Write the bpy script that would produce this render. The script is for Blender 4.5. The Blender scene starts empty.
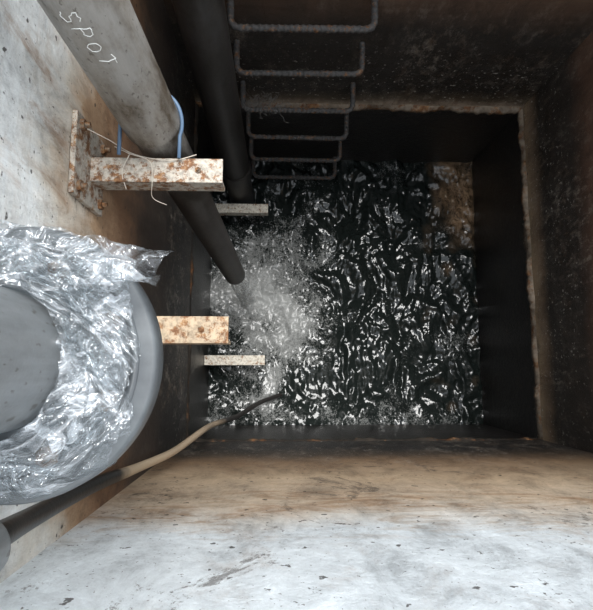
import bpy, bmesh, math, random
from mathutils import Vector, Matrix, noise
random.seed(4)
H = 2.775            # camera height above the water (water is z=0)
XL, XR, YN, YF = -0.39, 1.12, -0.296, 1.21
TOP = H - 0.30       # rim level
JZ = H - 2.17        # joint level
col = bpy.context.scene.collection

# ---------------------------------------------------------------- helpers
def new_obj(name, bm, mats, smooth=True, parent=None):
    me = bpy.data.meshes.new(name)
    bmesh.ops.recalc_face_normals(bm, faces=bm.faces)
    bm.to_mesh(me); bm.free()
    for m in (mats if isinstance(mats, (list, tuple)) else [mats]):
        me.materials.append(m)
    for p in me.polygons: p.use_smooth = smooth
    o = bpy.data.objects.new(name, me); col.objects.link(o)
    if parent: o.parent = parent
    return o

def box(bm, lo, hi, mi=0, bev=0.0):
    r = bmesh.ops.create_cube(bm, size=1.0)
    vs = r['verts']
    for v in vs:
        v.co = Vector([lo[i] + (v.co[i] + .5) * (hi[i] - lo[i]) for i in range(3)])
    fs = set(f for v in vs for f in v.link_faces)
    for f in fs: f.material_index = mi
    if bev > 0:
        es = set(e for v in vs for e in v.link_edges)
        b = bmesh.ops.bevel(bm, geom=list(es), offset=bev, segments=2, affect='EDGES', profile=.7)
        for f in b['faces']: f.material_index = mi

def smooth_path(pts, n=10):
    pts = [Vector(p) for p in pts]; out = []
    for i in range(len(pts) - 1):
        p0 = pts[max(i-1, 0)]; p1 = pts[i]; p2 = pts[i+1]; p3 = pts[min(i+2, len(pts)-1)]
        for k in range(n):
            t = k / n
            out.append(0.5*((2*p1)+(-p0+p2)*t+(2*p0-5*p1+4*p2-p3)*t*t+(-p0+3*p1-3*p2+p3)*t**3))
    out.append(pts[-1]); return out

def fillet(pts, rad, n=8):
    pts = [Vector(p) for p in pts]; out = [pts[0]]
    for i in range(1, len(pts)-1):
        a = (pts[i-1]-pts[i]).normalized(); b = (pts[i+1]-pts[i]).normalized()
        for k in range(n+1):
            t = k/n
            p0 = pts[i]+a*rad; p2 = pts[i]+b*rad
            out.append((1-t)**2*p0+2*t*(1-t)*pts[i]+t*t*p2)
    out.append(pts[-1]); return out

def resample(pts, step):
    out = [pts[0]]
    for a, b in zip(pts, pts[1:]):
        L = (b-a).length; n = max(1, int(L/step))
        for k in range(1, n+1): out.append(a.lerp(b, k/n))
    return out

def tube(bm, pts, rad, segs=24, mi=0, caps=True):
    pts = [Vector(p) for p in pts]
    rf = rad if callable(rad) else (lambda s, a: rad)
    d = (pts[1]-pts[0]).normalized()
    ref = Vector((0, 1, 0)) if abs(d.y) < .9 else Vector((1, 0, 0))
    u = d.cross(ref).normalized(); rings = []; s = 0
    for i, p in enumerate(pts):
        if i: s += (p-pts[i-1]).length
        if i == 0: dd = d
        elif i == len(pts)-1: dd = (p-pts[i-1]).normalized()
        else: dd = (pts[i+1]-pts[i-1]).normalized()
        u = (u-dd*u.dot(dd)).normalized(); w = dd.cross(u)
        ring = []
        for k in range(segs):
            a = 2*math.pi*k/segs; r = rf(s, a)
            ring.append(bm.verts.new(p+u*math.cos(a)*r+w*math.sin(a)*r))
        rings.append(ring)
    for r0, r1 in zip(rings, rings[1:]):
        for k in range(segs):
            f = bm.faces.new((r0[k], r0[(k+1) % segs], r1[(k+1) % segs], r1[k])); f.material_index = mi
    if caps:
        for r in (rings[0], rings[-1]):
            f = bm.faces.new(r); f.material_index = mi

def revolve(bm, cx, cy, prof, segs=64, mi=0, disp=None):
    rings = []
    for j, (r, z) in enumerate(prof):
        ring = []
        for k in range(segs):
            a = 2*math.pi*k/segs
            v = Vector((cx+r*math.cos(a), cy+r*math.sin(a), z))
            if disp: v = disp(v, a, j/len(prof), r)
            ring.append(bm.verts.new(v))
        rings.append(ring)
    for r0, r1 in zip(rings, rings[1:]):
        for k in range(segs):
            f = bm.faces.new((r0[k], r0[(k+1) % segs], r1[(k+1) % segs], r1[k])); f.material_index = mi

def hexbolt(bm, c, axis, r, h, mi=0):
    axis = Vector(axis).normalized()
    q = axis.to_track_quat('Z', 'Y').to_matrix().to_4x4()
    M = Matrix.Translation(Vector(c)+axis*h/2) @ q
    x = bmesh.ops.create_cone(bm, cap_ends=True, segments=6, radius1=r, radius2=r, depth=h, matrix=M)
    M2 = Matrix.Translation(Vector(c)+axis*(h+r*.4)) @ q
    y = bmesh.ops.create_cone(bm, cap_ends=True, segments=12, radius1=r*.5, radius2=r*.45, depth=r*.9, matrix=M2)
    for v in x['verts']+y['verts']:
        for f in v.link_faces: f.material_index = mi

# ---------------------------------------------------------------- materials
class NT:
    def __init__(s, name):
        s.m = bpy.data.materials.new(name); s.m.use_nodes = True
        s.t = s.m.node_tree; s.b = s.t.nodes['Principled BSDF']; s.out = s.t.nodes['Material Output']
        s.geo = s.t.nodes.new('ShaderNodeNewGeometry')
    def n(s, k, **kw):
        x = s.t.nodes.new(k)
        for a, b in kw.items(): setattr(x, a, b)
        return x
    def l(s, a, b): s.t.links.new(a, b)
    def setin(s, sock, v):
        if isinstance(v, bpy.types.NodeSocket): s.l(v, sock)
        else: sock.default_value = v
    def math(s, op, a, b=0.0, clamp=False):
        x = s.n('ShaderNodeMath', operation=op, use_clamp=clamp)
        s.setin(x.inputs[0], a); s.setin(x.inputs[1], b); return x.outputs[0]
    def noise(s, scale, stretch=(1, 1, 1), detail=6, rough=.6, off=(0, 0, 0), dist=0):
        mp = s.n('ShaderNodeMapping'); s.l(s.geo.outputs['Position'], mp.inputs[0])
        mp.inputs['Scale'].default_value = stretch; mp.inputs['Location'].default_value = off
        x = s.n('ShaderNodeTexNoise'); s.l(mp.outputs[0], x.inputs['Vector'])
        x.inputs['Scale'].default_value = scale; x.inputs['Detail'].default_value = detail
        x.inputs['Roughness'].default_value = rough; x.inputs['Distortion'].default_value = dist
        return x.outputs['Fac']
    def ramp(s, fac, stops, interp='LINEAR'):
        x = s.n('ShaderNodeValToRGB'); s.l(fac, x.inputs[0]); cr = x.color_ramp; cr.interpolation = interp
        while len(cr.elements) < len(stops): cr.elements.new(0.5)
        for e, (p, c) in zip(cr.elements, stops):
            e.position = p
            e.color = (c, c, c, 1) if isinstance(c, (int, float)) else (*c, 1)
        return x.outputs[0]
    def mix(s, fac, a, b, mode='MIX'):
        x = s.n('ShaderNodeMix', data_type='RGBA', blend_type=mode)
        s.setin(x.inputs[0], fac)
        for sock, v in ((x.inputs[6], a), (x.inputs[7], b)):
            if isinstance(v, tuple): sock.default_value = (*v, 1)
            else: s.l(v, sock)
        return x.outputs[2]
    def bump(s, h, strength=.4, dist=.005):
        x = s.n('ShaderNodeBump'); s.l(h, x.inputs['Height'])
        x.inputs['Strength'].default_value = strength; x.inputs['Distance'].default_value = dist
        s.l(x.outputs[0], s.b.inputs['Normal'])
    def color(s, c): s.setin(s.b.inputs['Base Color'], c if not isinstance(c, tuple) else (*c, 1))
    def rough(s, r): s.setin(s.b.inputs['Roughness'], r)

def wall_mat(name, stops, rust=.5, seed=0., wob=.12, streak=(9, 9, 1.2), hl=(.9, 1.3), hl_amt=.5, blotch=.5, wet=.30, scale_amt=.6, runs=(20, 20, 2.2), tide=(2.2, 2.2, 17)):
    """stops are (depth below the rim station in m, colour)"""
    t = NT(name)
    sep = t.n('ShaderNodeSeparateXYZ'); t.l(t.geo.outputs['Position'], sep.inputs[0])
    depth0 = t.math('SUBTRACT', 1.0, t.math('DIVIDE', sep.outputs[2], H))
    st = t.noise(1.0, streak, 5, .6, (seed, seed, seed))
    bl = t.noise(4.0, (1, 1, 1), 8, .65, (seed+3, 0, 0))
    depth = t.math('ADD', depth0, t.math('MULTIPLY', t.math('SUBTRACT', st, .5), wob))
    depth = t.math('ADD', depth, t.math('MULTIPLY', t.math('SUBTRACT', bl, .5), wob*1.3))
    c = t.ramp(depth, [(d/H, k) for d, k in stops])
    mot = t.noise(9, (1, 1, .7), 14, .80, (seed, 5, 1), .4)
    c = t.mix(.60, c, t.ramp(mot, [(.36, .30), (.48, .90), (.60, 1.25), (.68, 1.7)]), 'MULTIPLY')
    hln = t.noise(1.0, tide, 12, .80, (0, seed, 2), 1.2)
    band = t.ramp(depth, [((hl[0]-.1)/H, 0.), (hl[0]/H, 1.), (hl[1]/H, 1.), ((hl[1]+.15)/H, 0.)])
    hm = t.math('MULTIPLY', t.math('MULTIPLY', t.ramp(hln, [(.47, 0.), (.62, 1.)]), band), hl_amt)
    c = t.mix(hm, c, (.50, .31, .16), 'MULTIPLY')
    vr = t.noise(1.0, runs, 9, .74, (seed, 1, seed), .6)
    rmask = t.math('MULTIPLY', t.ramp(vr, [(.50, 0.), (.62, 1.)]), t.ramp(bl, [(.44, 0.), (.58, 1.)]))
    c = t.mix(t.math('MULTIPLY', rmask, rust), c, t.mix(.85, c, (.40, .22, .11), 'MULTIPLY'))
    sc = t.noise(5, (1, 1, 1), 12, .8, (seed, 22, 4), .6)
    c = t.mix(t.math('MULTIPLY', t.ramp(sc, [(.585, 0.), (.62, .9)]), blotch), c, (.06, .042, .03))
    sp = t.noise(48, (1, 1, 1), 3, .5, (seed, 2, 9))
    c = t.mix(t.ramp(sp, [(.67, 0.), (.70, .85)]), c, (.03, .022, .016))
    sp3 = t.noise(150, (1, 1, 1), 2, .5, (seed, 2, 9))
    c = t.mix(t.ramp(sp3, [(.70, 0.), (.73, .6)]), c, (.06, .04, .03))
    # pale mineral scale and rust bloom on the dark part
    sp2 = t.noise(26, (1, 1, .6), 10, .78, (seed, 8, 9))
    sm = t.noise(3.5, (1, 1, .5), 8, .7, (seed, 18, 9))
    deep = t.math('MULTIPLY', t.ramp(depth, [(.50, 0.), (.60, 1.), (.765, .9), (.785, .10)]), t.ramp(sm, [(.42, 0.), (.58, 1.)]))
    c = t.mix(t.math('MULTIPLY', t.ramp(sp2, [(.50, 0.), (.62, 1.)]), t.math('MULTIPLY', deep, scale_amt)), c, t.ramp(mot, [(.42, (.13, .075, .04)), (.56, (.36, .32, .27))]))
    wsp = t.noise(75, (1, 1, 1), 4, .6, (seed, 1, 19))
    c = t.mix(t.math('MULTIPLY', t.ramp(wsp, [(.63, 0.), (.67, .8)]), t.ramp(depth, [(.60, 0.), (.70, 1.), (.79, 1.), (.80, .15)])), c, (.45, .43, .39))
    t.color(c)
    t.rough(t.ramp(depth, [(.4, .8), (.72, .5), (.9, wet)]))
    t.bump(t.math('ADD', t.noise(38, (1, 1, 1), 8, .7, (seed, 0, 0)), t.math('MULTIPLY', sc, 1.5)), .6, .006)
    return t.m

W = (.68, .73, .76); TAN = (.56, .46, .35); DB = (.065, .045, .03); BK = (.015, .0135, .013)
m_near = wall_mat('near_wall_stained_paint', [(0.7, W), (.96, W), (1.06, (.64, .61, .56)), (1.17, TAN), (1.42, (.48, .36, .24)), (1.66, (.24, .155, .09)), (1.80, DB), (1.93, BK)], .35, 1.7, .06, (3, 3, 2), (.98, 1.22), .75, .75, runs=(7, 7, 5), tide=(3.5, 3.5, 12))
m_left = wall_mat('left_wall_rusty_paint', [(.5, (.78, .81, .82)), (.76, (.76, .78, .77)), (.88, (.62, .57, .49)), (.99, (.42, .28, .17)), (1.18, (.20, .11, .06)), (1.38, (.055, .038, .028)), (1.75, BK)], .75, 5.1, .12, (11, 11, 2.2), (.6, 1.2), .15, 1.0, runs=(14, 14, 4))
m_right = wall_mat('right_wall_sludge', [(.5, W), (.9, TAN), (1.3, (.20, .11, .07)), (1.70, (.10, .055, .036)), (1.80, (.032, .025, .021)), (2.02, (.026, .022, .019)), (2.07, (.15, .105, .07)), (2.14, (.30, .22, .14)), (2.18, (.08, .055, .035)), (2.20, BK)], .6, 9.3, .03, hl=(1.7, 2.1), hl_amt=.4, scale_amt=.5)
m_far = wall_mat('far_wall_shaded_sludge', [(.5, W), (.8, TAN), (1.2, (.22, .14, .09)), (1.5, (.085, .052, .034)), (1.64, (.024, .02, .017)), (2.03, (.020, .017, .015)), (2.10, (.09, .068, .046)), (2.155, (.38, .31, .24)), (2.19, (.03, .022, .017)), (2.21, BK)], .6, 13.9, .028, hl=(1.4, 2.1), hl_amt=.4, scale_amt=.42)  # sludge, with the upper wall's shadow painted in as darker browns

def rust_mat(name, paint, amount=.5, scale=30, metallic=.2):
    t = NT(name)
    n1 = t.noise(scale, (1, 1, 1), 10, .78); n2 = t.noise(scale*2.3, (1, 1, 1), 6, .7, (4, 4, 4))
    rc = t.ramp(n2, [(.3, (.05, .025, .012)), (.5, (.17, .075, .03)), (.7, (.36, .21, .10))])
    c = t.mix(t.ramp(n1, [(amount-.05, 1.), (amount+.03, 0.)]), t.mix(.6, paint, t.ramp(n2, [(.38, .35), (.58, 1.)]), 'MULTIPLY'), rc)
    t.color(c); t.rough(.75); t.b.inputs['Metallic'].default_value = metallic
    t.bump(n1, .5, .003); return t.m
m_brk = rust_mat('weathered_bracket_steel', (.46, .42, .36), .49, 44)
m_brk2 = rust_mat('rusted_bracket_steel', (.42, .33, .23), .49, 40)
m_brk3 = rust_mat('submerged_bracket_steel', (.60, .56, .48), .45, 40, 0)
m_jt = rust_mat('rusted_joint_steel', (.035, .028, .022), .45, 12)
m_jt2 = rust_mat('pale_scaled_joint', (.26, .21, .16), .47, 18)
m_bolt = rust_mat('rusty_bolt', (.25, .2, .15), .55, 60, .5)
m_rung = rust_mat('ladder_rebar', (.085, .083, .082), .44, 40, .3)

def pipe_mat(name, base, dirt, lo, hi, rough=.5, amt=.5):
    """dirt grows between world heights hi -> lo"""
    t = NT(name)
    sep = t.n('ShaderNodeSeparateXYZ'); t.l(t.geo.outputs['Position'], sep.inputs[0])
    n1 = t.noise(8, (1, 1, .5), 10, .75); n2 = t.noise(1, (60, 60, 5), 5, .6)
    z = t.math('ADD', sep.outputs[2], t.math('MULTIPLY', t.math('SUBTRACT', n1, .5), .35))
    mr = t.n('ShaderNodeMapRange'); t.l(z, mr.inputs[0]); mr.inputs[1].default_value = hi; mr.inputs[2].default_value = lo
    c = t.mix(mr.outputs[0], base, dirt)
    c = t.mix(amt, c, t.ramp(n1, [(.41, (.34, .26, .18)), (.49, (.85, .80, .74)), (.60, (1.25, 1.25, 1.25))]), 'MULTIPLY')
    c = t.mix(.45, c, t.ramp(n2, [(.35, .5), (.6, 1.)]), 'MULTIPLY')
    sp = t.noise(120, (1, 1, .6), 3, .5)
    c = t.mix(t.ramp(sp, [(.64, 0.), (.68, .6)]), c, (.04, .03, .02))
    t.color(c); t.rough(rough); t.bump(t.noise(50), .25, .003); return t.m
m_pvc = pipe_mat('dirty_grey_pvc', (.24, .228, .21), (.045, .042, .04), H-1.03, H-.93, .42, .9)
m_dpipe = pipe_mat('sludge_coated_pipe', (.055, .053, .052), (.02, .018, .017), .8, 1.9, .45, .7)
m_gpipe = pipe_mat('grey_steel_pipe', (.165, .175, .18), (.16, .16, .16), 0, 1, .38, .25)
t = NT('grey_flange_plastic'); t.color(t.ramp(t.noise(20), [(.3, (.055, .06, .065)), (.7, (.11, .12, .125))])); t.rough(.4); m_flange = t.m
t = NT('chalk_marking'); t.color((.75, .75, .72)); t.rough(.9); m_chalk = t.m
t = NT('blue_cord'); t.color((.07, .12, .19)); t.rough(.5); m_blue = t.m
t = NT('pale_string'); t.color((.5, .45, .38)); t.rough(.9); m_string = t.m
t = NT('grey_fibre'); t.color((.16, .15, .14)); t.rough(.9); m_fibre = t.m
t = NT('hose_rubber')
sep = t.n('ShaderNodeSeparateXYZ'); t.l(t.geo.outputs['Position'], sep.inputs[0])
z = t.math('ADD', sep.outputs[2], t.math('MULTIPLY', t.math('SUBTRACT', t.noise(14), .5), .10))
t.color(t.ramp(t.math('DIVIDE', z, H), [(.18, (.018, .016, .015)), (.23, (.38, .29, .20)), (.57, (.50, .39, .27)), (.60, (.014, .014, .014))]))
t.rough(.45); t.bump(t.noise(60), .4, .003); m_hose = t.m
t = NT('deck_concrete'); t.color(t.ramp(t.noise(9, detail=10), [(.3, (.26, .25, .23)), (.7, (.45, .44, .42))])); t.rough(.9); t.bump(t.noise(80), .5, .004); m_deck = t.m

# clear plastic film: mostly see-through, glossy, whitish along the creases
t = NT('clear_plastic_film')
t.color((.60, .62, .64)); t.rough(.08); t.b.inputs['Metallic'].default_value = .5
fold = t.noise(8, (1, 1, 1), 3, .5, (1, 1, 1), 2.4)
ridge = t.math('ABSOLUTE', t.math('SUBTRACT', fold, .5))
fold2 = t.noise(20, (1, 1, 1), 3, .5, (5, 1, 1), 2.0)
ridge2 = t.math('ABSOLUTE', t.math('SUBTRACT', fold2, .5))
t.bump(t.math('ADD', t.math('MULTIPLY', ridge, 2.6), t.math('MULTIPLY', ridge2, .8)), 1.0, .02)
op = t.math('MAXIMUM', t.ramp(ridge, [(.0, .85), (.014, .34), (.05, .11)]), t.ramp(ridge2, [(.0, .60), (.010, .20), (.04, .09)]))
tr = t.n('ShaderNodeBsdfTransparent'); mx = t.n('ShaderNodeMixShader')
tr.inputs[0].default_value = (.88, .90, .91, 1)
t.l(op, mx.inputs[0])
t.l(tr.outputs[0], mx.inputs[1]); t.l(t.b.outputs[0], mx.inputs[2]); t.l(mx.outputs[0], t.out.inputs[0]); m_film = t.m

# water
t = NT('churning_sump_water')
at = t.n('ShaderNodeAttribute', attribute_name='foam'); fo = at.outputs['Fac']
as_ = t.n('ShaderNodeAttribute', attribute_name='brown_refl'); si = as_.outputs['Fac']  # mask of the brown reflection painted into the water colour
fine = t.noise(120, (1, 1, 1), 5, .7); mid = t.noise(24, (1, .8, 1), 10, .8, (2, 2, 2), .8)
f1 = t.math('ADD', t.math('MULTIPLY', fine, .5), t.math('MULTIPLY', mid, .5))
f1 = t.math('ADD', f1, t.math('MULTIPLY', fo, .24))
mask = t.ramp(f1, [(.595, 0.), (.65, .26), (.82, .56)])
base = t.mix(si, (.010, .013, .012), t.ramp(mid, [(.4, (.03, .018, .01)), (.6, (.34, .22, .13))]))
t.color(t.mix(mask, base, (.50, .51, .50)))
t.rough(t.math('ADD', t.math('MULTIPLY', mask, .5), .04))
t.b.inputs['IOR'].default_value = 1.40
t.bump(t.noise(36, (1, .75, 1), 2, .5), .42, .010)
m_water = t.m
t = NT('falling_water'); t.color((.45, .48, .48)); t.rough(.15)
tr = t.n('ShaderNodeBsdfTransparent'); mx = t.n('ShaderNodeMixShader')
t.l(t.ramp(t.noise(1, (90, 90, 12), 4), [(.42, .1), (.6, .7)]), mx.inputs[0])
t.l(tr.outputs[0], mx.inputs[1]); t.l(t.b.outputs[0], mx.inputs[2]); t.l(mx.outputs[0], t.out.inputs[0]); m_fall = t.m

# ---------------------------------------------------------------- shell
T = .14
def wall(name, lo, hi, m):
    bm = bmesh.new(); box(bm, lo, hi); return new_obj(name, bm, m, False)
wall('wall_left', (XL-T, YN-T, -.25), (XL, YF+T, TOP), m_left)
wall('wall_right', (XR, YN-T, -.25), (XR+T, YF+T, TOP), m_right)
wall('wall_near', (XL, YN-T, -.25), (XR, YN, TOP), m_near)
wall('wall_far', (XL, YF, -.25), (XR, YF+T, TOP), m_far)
wall('floor', (XL, YN, -.25), (XR, YF, -.20), m_deck)
bm = bmesh.new(); E = 2.2
for lo, hi in (((XL-E, YN-E, TOP-.12), (XL-T, YF+E, TOP)), ((XR+T, YN-E, TOP-.12), (XR+E, YF+E, TOP)),
               ((XL-T, YN-E, TOP-.12), (XR+T, YN-T, TOP)), ((XL-T, YF+T, TOP-.12), (XR+T, YF+E, TOP))):
    box(bm, lo, hi)
new_obj('ground', bm, m_deck, False)
bm = bmesh.new()
def strip(p0, p1, nrm, mi, sc):
    p0 = Vector(p0); p1 = Vector(p1); N = 240; nrm = Vector(nrm); rows = []
    for i in range(N+1):
        p = p0.lerp(p1, i/N)
        e = max(.001, (.008+.012*noise.noise(p*9)+.008*noise.noise(p*40))*sc)
        dz = .008*noise.noise(p*14+Vector((5, 0, 0)))
        row = [p+Vector((0, 0, .022+dz)), p+nrm*e+Vector((0, 0, .012+dz)), p+nrm*e*1.1+Vector((0, 0, -.008+dz)), p+Vector((0, 0, -.02+dz))]
        rows.append([bm.verts.new(v) for v in row])
    for a, b in zip(rows, rows[1:]):
        for k in range(3):
            f = bm.faces.new((a[k], a[k+1], b[k+1], b[k])); f.material_index = mi
strip((XL, YF, JZ), (XR, YF, JZ), (0, -1, 0), 1, 1.3); strip((XR, YF, JZ), (XR, YN, JZ), (-1, 0, 0), 1, 1)
strip((XR, YN, JZ), (XL, YN, JZ), (0, 1, 0), 0, .8); strip((XL, YN, JZ), (XL, YF, JZ), (1, 0, 0), 0, .8)
new_obj('trim_joint', bm, [m_jt, m_jt2])

# ---------------------------------------------------------------- water
N = 400
verts = []; foam = []; brown_refl = []
C = Vector((-.09, .42))
for j in range(N+1):
    for i in range(N+1):
        x = XL+(XR-XL)*i/N; y = YN+(YF-YN)*j/N
        d = (Vector((x, y))-C).length
        warp = Vector((noise.noise(Vector((x*5, y*4, 0))), noise.noise(Vector((x*5+9, y*4+9, 9))), 0))*.6
        h = .028*noise.noise(Vector((x*8.5, y*6, 1))+warp)+.018*noise.noise(Vector((x*19, y*13.5, 3))+warp*2)+.0042*noise.noise(Vector((x*46, y*36, 7))+warp)
        near = math.exp(-(d/.28)**2)
        h += near*(.010*noise.noise(Vector((x*40, y*40, 11)))+.0016*noise.noise(Vector((x*95, y*85, 9))))+.010*math.exp(-(d/.08)**2)+.004*near*math.sin(d*70)
        verts.append((x, y, h))
        f = .90*math.exp(-(d/.17)**2)+.62*math.exp(-(d/.42)**2)
        px = x-(.0+.07*math.sin(y*7)); f += .50*math.exp(-(px/.06)**2)*(1 if y < .42 else 0)*min(1, max(0, (y-YN)/.1))
        f += .32*math.exp(-((y-YN)/.12)**2)+.15*math.exp(-((x-XL)/.12)**2)
        f += .60*noise.noise(Vector((x*3.2, y*3.2, 20)))+.4*noise.noise(Vector((x*9, y*9, 2)))-.12*max(0, x-.4)
        foam.append(f)
        s = math.exp(-(((x-1.06)/.16)**2+((y-1.0)/.26)**2))*1.2+.6*noise.noise(Vector((x*9, y*9, 30)))*math.exp(-((x-1.0)/.25)**2)  # painted brown reflection, towards the far right corner
        brown_refl.append(min(1, max(0, s-.15)))
faces = [(j*(N+1)+i, j*(N+1)+i+1, (j+1)*(N+1)+i+1, (j+1)*(N+1)+i) for j in range(N) for i in range(N)]
me = bpy.data.meshes.new('pit_water'); me.from_pydata(verts, [], faces)
a = me.attributes.new('foam', 'FLOAT', 'POINT'); a.data.foreach_set('value', foam)
a = me.attributes.new('brown_refl', 'FLOAT', 'POINT'); a.data.foreach_set('value', brown_refl)
me.materials.append(m_water)
for p in me.polygons: p.use_smooth = True
ow = bpy.data.objects.new('pit_water', me); col.objects.link(ow)

# ---------------------------------------------------------------- discharge pipe (chalk-marked)
A = Vector((-.271, .507, H-.64)); B = Vector((-.193, .401, H-2.1)); ax = (B-A).normalized()
def on_axis(D): return A+(B-A)*((D-.64)/(2.1-.64))
R1 = .056
bm = bmesh.new()
up = on_axis(.10)
path = fillet([Vector((-1.6, up.y, up.z+.02)), up+Vector((0, 0, .02)), on_axis(.94)], .12, 12)
tube(bm, resample(path, .05), R1, 48, 0, False)
tube(bm, [on_axis(.92), on_axis(.93), on_axis(2.095), on_axis(2.1), on_axis(2.1), on_axis(2.06)], lambda s, a: .050 if s < 1.17 else .043, 48, 0, False)
tube(bm, [on_axis(.30), on_axis(.305), on_axis(.37), on_axis(.375)], lambda s, a: R1+.006, 48, 0, False)
p1 = new_obj('discharge_pipe', bm, m_pvc)
L = {'S': [[(.9, .85), (.6, 1), (.2, .9), (.1, .7), (.4, .52), (.8, .4), (.85, .15), (.5, 0), (.05, .12)]],
     'P': [[(.1, 0), (.15, 1)], [(.15, 1), (.7, .95), (.85, .72), (.6, .5), (.15, .48)]],
     'O': [[(.5, .8), (.15, .65), (.1, .25), (.45, .02), (.85, .2), (.85, .65), (.5, .8)]],
     'T': [[(.5, 0), (.55, 1)], [(.1, .9), (1, .98)]]}
bm = bmesh.new(); cam = Vector((0, 0, H))
for i, ch in enumerate('SPOT'):
    for st in L[ch]:
        pts = []
        for q in resample([Vector((a, b, 0)) for a, b in st], .15):
            D = .598+i*.028+q.x*.020+.003*noise.noise(Vector((i*3.1, q.y*4, q.x*3)))
            p = on_axis(D); n = (cam-p); n = (n-ax*n.dot(ax)).normalized()
            tt = ax.cross(n); tt = tt if tt.x > 0 else -tt
            ph = (q.y*.024-.041+i*.005+.003*noise.noise(Vector((i*5.1, q.x*4, 7))))/R1
            pts.append(p+(n*math.cos(ph)+tt*math.sin(ph))*(R1+.0005))
        tube(bm, pts, .0007, 6)
new_obj('chalk_marking', bm, m_chalk, True, p1)
bm = bmesh.new(); c = on_axis(.93); pts = []
for k in range(33):
    a = math.radians(-25+215*k/32)
    pts.append(Vector((c.x+.060*math.cos(a), c.y+.060*math.sin(a), c.z-.01+.012*math.sin(a*2))))
pts = [Vector((pts[0].x, .415, pts[0].z))]+pts+[Vector((pts[-1].x, .415, pts[-1].z))]
tube(bm, pts, .0038, 10); new_obj('u_bolt', bm, m_blue, True, p1)
bm = bmesh.new()
def fr(s, a): return .034+.012*s+.004*math.sin(a*5+s*30)
tube(bm, resample([on_axis(2.06), Vector((-.19, .40, .3)), Vector((-.185, .40, .02))], .02), fr, 32, 0, False)
new_obj('water_jet', bm, m_fall, True, p1)

# ---------------------------------------------------------------- second riser
bm = bmesh.new()
path = fillet([Vector((-1.6, .97, H-.08)), Vector((-.22, .97, H-.08)), Vector((-.22, .97, -.15))], .14, 12)
tube(bm, resample(path, .05), .068, 48)
for z in (H-.42, .42):
    tube(bm, [(-.22, .97, z+.05), (-.22, .97, z+.048), (-.22, .97, z-.048), (-.22, .97, z-.05)], lambda s, a: .075, 48)
new_obj('riser_pipe', bm, m_dpipe)

# ---------------------------------------------------------------- brackets (angle steel + wall plate + bolts)
def bracket(y, D, x1, w, m, plate=True):
    z = H-D; bm = bmesh.new(); th = .007; x0 = XL+.001
    box(bm, (x0, y-w/2, z-th), (x1, y+w/2, z), 0, .0015)
    box(bm, (x0, y-w/2, z-w), (x1, y-w/2+th, z-th), 0, .0015)
    if plate:
        box(bm, (x0, y-.075, z-.075), (x0+.010, y+.085, z+.075), 0, .002)
        for dy in (-.055, .065):
            for dz in (-.055, .055): hexbolt(bm, (x0+.010, y+dy, z+dz), (1, 0, 0), .011, .008, 1)
        for fx in (.82,):
            hexbolt(bm, (x0+(x1-x0)*fx, y, z), (0, 0, 1), w*.13, .004, 1)
    return new_obj('steel_bracket', bm, [m, m_bolt], False)
bracket(.397, .966, -.117, .050, m_brk)
bracket(.077, .966, -.100, .052, m_brk2)
bracket(.86, 2.60, -.068, .050, m_brk3, False)
bracket(.05, 2.60, -.079, .050, m_brk3, False)
bm = bmesh.new()
zb = H-.966
for st in ([(-.33, .44, zb+.01), (-.30, .425, zb+.012), (-.26, .41, zb+.01), (-.255, .37, zb+.006), (-.262, .35, zb-.03), (-.24, .345, zb-.06)],
           [(-.385, .47, zb+.03), (-.34, .45, zb+.02), (-.29, .425, zb+.008), (-.22, .415, zb+.006), (-.17, .43, zb+.0)],
           [(-.30, .425, zb+.01), (-.315, .39, zb+.005), (-.31, .36, zb-.01)]):
    tube(bm, smooth_path(st, 8), .0009, 6)
new_obj('string', bm, m_string)

# ---------------------------------------------------------------- ladder: ribbed rebar staples on the far wall
bm = bmesh.new()
def rib(s, a): return .0098+.0022*(1 if math.sin(s*2*math.pi/.020) > .1 else 0)
for i, D in enumerate([.72, .97, 1.22, 1.47, 1.715, 1.98, 2.23, 2.48, 2.72]):
    z = H-D; j = random.uniform(-.006, .006)
    pts = fillet([(-.160+j, YF-.002, z), (-.158+j, 1.083, z+j), (.303+j, 1.083, z-j*.5), (.306+j, YF-.002, z)], .035, 8)
    tube(bm, resample(pts, .004), rib, 14)
new_obj('rung_ladder', bm, m_rung)
bm = bmesh.new()
for k in range(60):
    x = random.uniform(-.14, -.0); y0 = random.uniform(1.07, 1.12); z0 = H-1.98+random.uniform(.012, .025)
    p = [Vector((x, y0, z0))]
    for q in range(5): p.append(p[-1]+Vector((random.uniform(-.02, .02), random.uniform(-.014, .022), random.uniform(-.02, .006))))
    tube(bm, smooth_path(p, 3), .0008, 5)
new_obj('snagged_fibres', bm, m_fibre)

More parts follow.
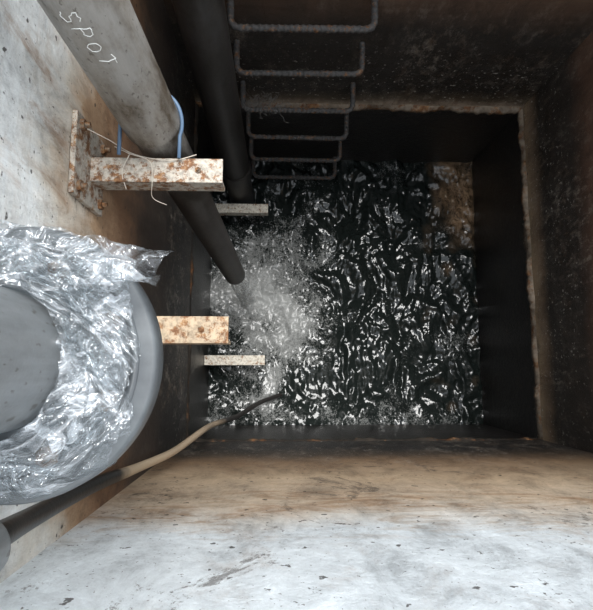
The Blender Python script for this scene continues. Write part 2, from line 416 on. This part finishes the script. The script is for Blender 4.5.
# ---------------------------------------------------------------- flanged pipe wrapped in film
cx, cy, zf = -.237, .008, H-.46
bm = bmesh.new()
path = fillet([Vector((-1.6, cy, H-.02)), Vector((cx, cy, H-.02)), Vector((cx, cy, zf-.04))], .13, 12)
tube(bm, resample(path, .04), .060, 64, 0)
revolve(bm, cx, cy, [(.058, zf+.035), (.066, zf+.03), (.070, zf+.003), (.122, zf), (.125, zf-.003), (.125, zf-.027), (.122, zf-.03), (.045, zf-.03)], 96, 1)
revolve(bm, cx, cy, [(.103, zf), (.103, zf+.004), (.110, zf+.004), (.110, zf)], 96, 1)
for k in range(8):
    a = 2*math.pi*(k+.5)/8
    hexbolt(bm, (cx+.090*math.cos(a), cy+.090*math.sin(a), zf), (0, 0, 1), .010, .007, 2)
fp = new_obj('flanged_pipe', bm, [m_gpipe, m_flange, m_bolt])
bm = bmesh.new()
def layer(key, segs, amp, seed, open_edge):
    prof = []
    for i in range(len(key)-1):
        for k in range(9):
            tt = k/8; prof.append((key[i][0]*(1-tt)+key[i+1][0]*tt, zf+key[i][1]*(1-tt)+key[i+1][1]*tt))
    def crumple(v, a, tt, r):
        rad = Vector((math.cos(a), math.sin(a), 0))
        if open_edge:   # film stops short of the flange rim on the shaft side
            w = min(1, max(0, (math.cos(a+.05)-.72)/.12))
            lim = .113+.014*noise.noise(Vector((a*3, 2, 2)))+.008*noise.noise(Vector((a*11, 2, 2)))
            if w > 0 and (r > lim or v.z < zf+.004):
                r2 = r+(lim-r)*w; z2 = v.z+(zf+.010-v.z)*w
                v = Vector((cx+rad.x*r2, cy+rad.y*r2, z2)); r = r2
        q = Vector((v.x*14+seed, v.y*14, v.z*14))
        q2 = Vector((math.cos(a)*3.2+seed, math.sin(a)*3.2, r*60))
        d = (.5-abs(noise.noise(q)))*.026+(.5-abs(noise.noise(q*2.4)))*.010+(.5-abs(noise.noise(q2)))*.010
        k = min(1, max(.2, (r-.06)/.03))
        return v+Vector((0, 0, 1))*(d*amp-.005)*k+rad*((d-.012)*.3)
    revolve(bm, cx, cy, prof, segs, 0, crumple)
layer([(.066, .045), (.082, .026), (.100, .014), (.118, .008), (.126, -.004), (.127, -.030), (.122, -.040)], 320, 1.0, 0., True)
layer([(.064, .055), (.074, .036), (.088, .026), (.108, .014)], 320, 1.3, 8., False)
new_obj('plastic_wrap', bm, m_film, True, fp)
bm = bmesh.new()
def sheet(p00, p10, p01, p11, nu, nv, amp, seed):
    P = [Vector(p) for p in (p00, p10, p01, p11)]; rows = []
    for j in range(nv+1):
        row = []
        for i in range(nu+1):
            u = i/nu; v = j/nv
            p = (P[0]*(1-u)+P[1]*u)*(1-v)+(P[2]*(1-u)+P[3]*u)*v
            q = Vector((p.x*12+seed, p.y*34, seed))
            rag = .012*noise.noise(Vector((u*6, v*4, seed)))
            p = p+Vector((rag*.6, rag, amp*((.5-abs(noise.noise(q)))*1.6+(.5-abs(noise.noise(q*2.5)))*.7)+amp*.6*math.sin(v*math.pi)))
            row.append(bm.verts.new(p))
        rows.append(row)
    for a, b in zip(rows, rows[1:]):
        for k in range(nu): bm.faces.new((a[k], a[k+1], b[k+1], b[k]))
sheet((-.36, .066, zf+.05), (-.105, .070, zf+.03), (-.36, .118, zf+.04), (-.090, .100, zf+.035), 140, 44, .020, 2.)
sheet((-.36, .062, zf+.075), (-.13, .064, zf+.050), (-.36, .10, zf+.07), (-.106, .092, zf+.05), 140, 40, .016, 7.)
sheet((-.34, -.110, zf+.015), (-.19, -.10, zf+.01), (-.34, -.070, zf+.05), (-.175, -.070, zf+.03), 100, 36, .018, 12.)
sheet((-.185, -.065, zf+.03), (-.135, -.060, zf+.02), (-.180, .060, zf+.035), (-.130, .065, zf+.02), 50, 100, .014, 21.)
new_obj('film_flaps', bm, m_film, True, fp)

# ---------------------------------------------------------------- conduit and hose
bm = bmesh.new()
cp = Vector((-.272, -.160, H-.49))
tube(bm, [cp+Vector((0, 0, .55)), cp+Vector((0, 0, .02)), cp, cp, cp+Vector((0, 0, .03))], lambda s, a: .025 if s < .551 else .021, 32, 0, False)
tube(bm, [cp+Vector((0, 0, .004)), cp+Vector((0, 0, .005)), cp+Vector((0, 0, .04)), cp+Vector((0, 0, .041))], .029, 32, 0)
cd = new_obj('hose_conduit', bm, m_gpipe)
bm = bmesh.new()
hp = smooth_path([(-.272, -.160, H-.50), (-.276, -.162, H-.53), (-.312, -.184, H-.66), (-.338, -.203, H-.85), (-.342, -.212, H-1.0), (-.350, -.240, H-1.3), (-.325, -.248, H-1.6), (-.285, -.222, H-1.9), (-.275, -.225, H-2.15), (-.20, -.215, H-2.4), (-.10, -.165, H-2.62), (0, -.136, H-2.77), (.03, -.128, -.05)], 14)
tube(bm, resample(hp, .01), lambda s, a: .0135-.0022*min(1, max(0, (s-.5)*3)), 20)
new_obj('black_hose', bm, m_hose)

# ---------------------------------------------------------------- camera
Zc = Vector((.0327, .1288, .9911)).normalized()
Xc = Vector((1, 0, 0)); Xc = (Xc-Zc*Xc.dot(Zc)).normalized(); Yc = Zc.cross(Xc)
M = Matrix(((Xc.x, Xc.y, Xc.z), (Yc.x, Yc.y, Yc.z), (Zc.x, Zc.y, Zc.z))).to_4x4()
M.translation = Vector((0, 0, H))
cd = bpy.data.cameras.new('camera'); cd.sensor_fit = 'HORIZONTAL'; cd.sensor_width = 36; cd.lens = 500/593*36; cd.clip_start = .01
co = bpy.data.objects.new('camera', cd); col.objects.link(co); co.matrix_world = M
bpy.context.scene.camera = co

# ---------------------------------------------------------------- light: bright hazy sky, brighter towards the sun
w = bpy.data.worlds.new('sky'); bpy.context.scene.world = w; w.use_nodes = True
bg = w.node_tree.nodes['Background']; bg.inputs[0].default_value = (.87, .93, 1, 1); bg.inputs[1].default_value = 2.3
sd = bpy.data.lights.new('hazy_sun', 'SUN'); sd.energy = 5.5; sd.angle = math.radians(30); sd.color = (1, .98, .95)
so = bpy.data.objects.new('hazy_sun', sd); col.objects.link(so)
so.rotation_euler = Vector((.12, .30, 1)).to_track_quat('Z', 'Y').to_euler(); so.location = (.5, 1, 6)
bpy.context.scene.view_settings.view_transform = 'Standard'
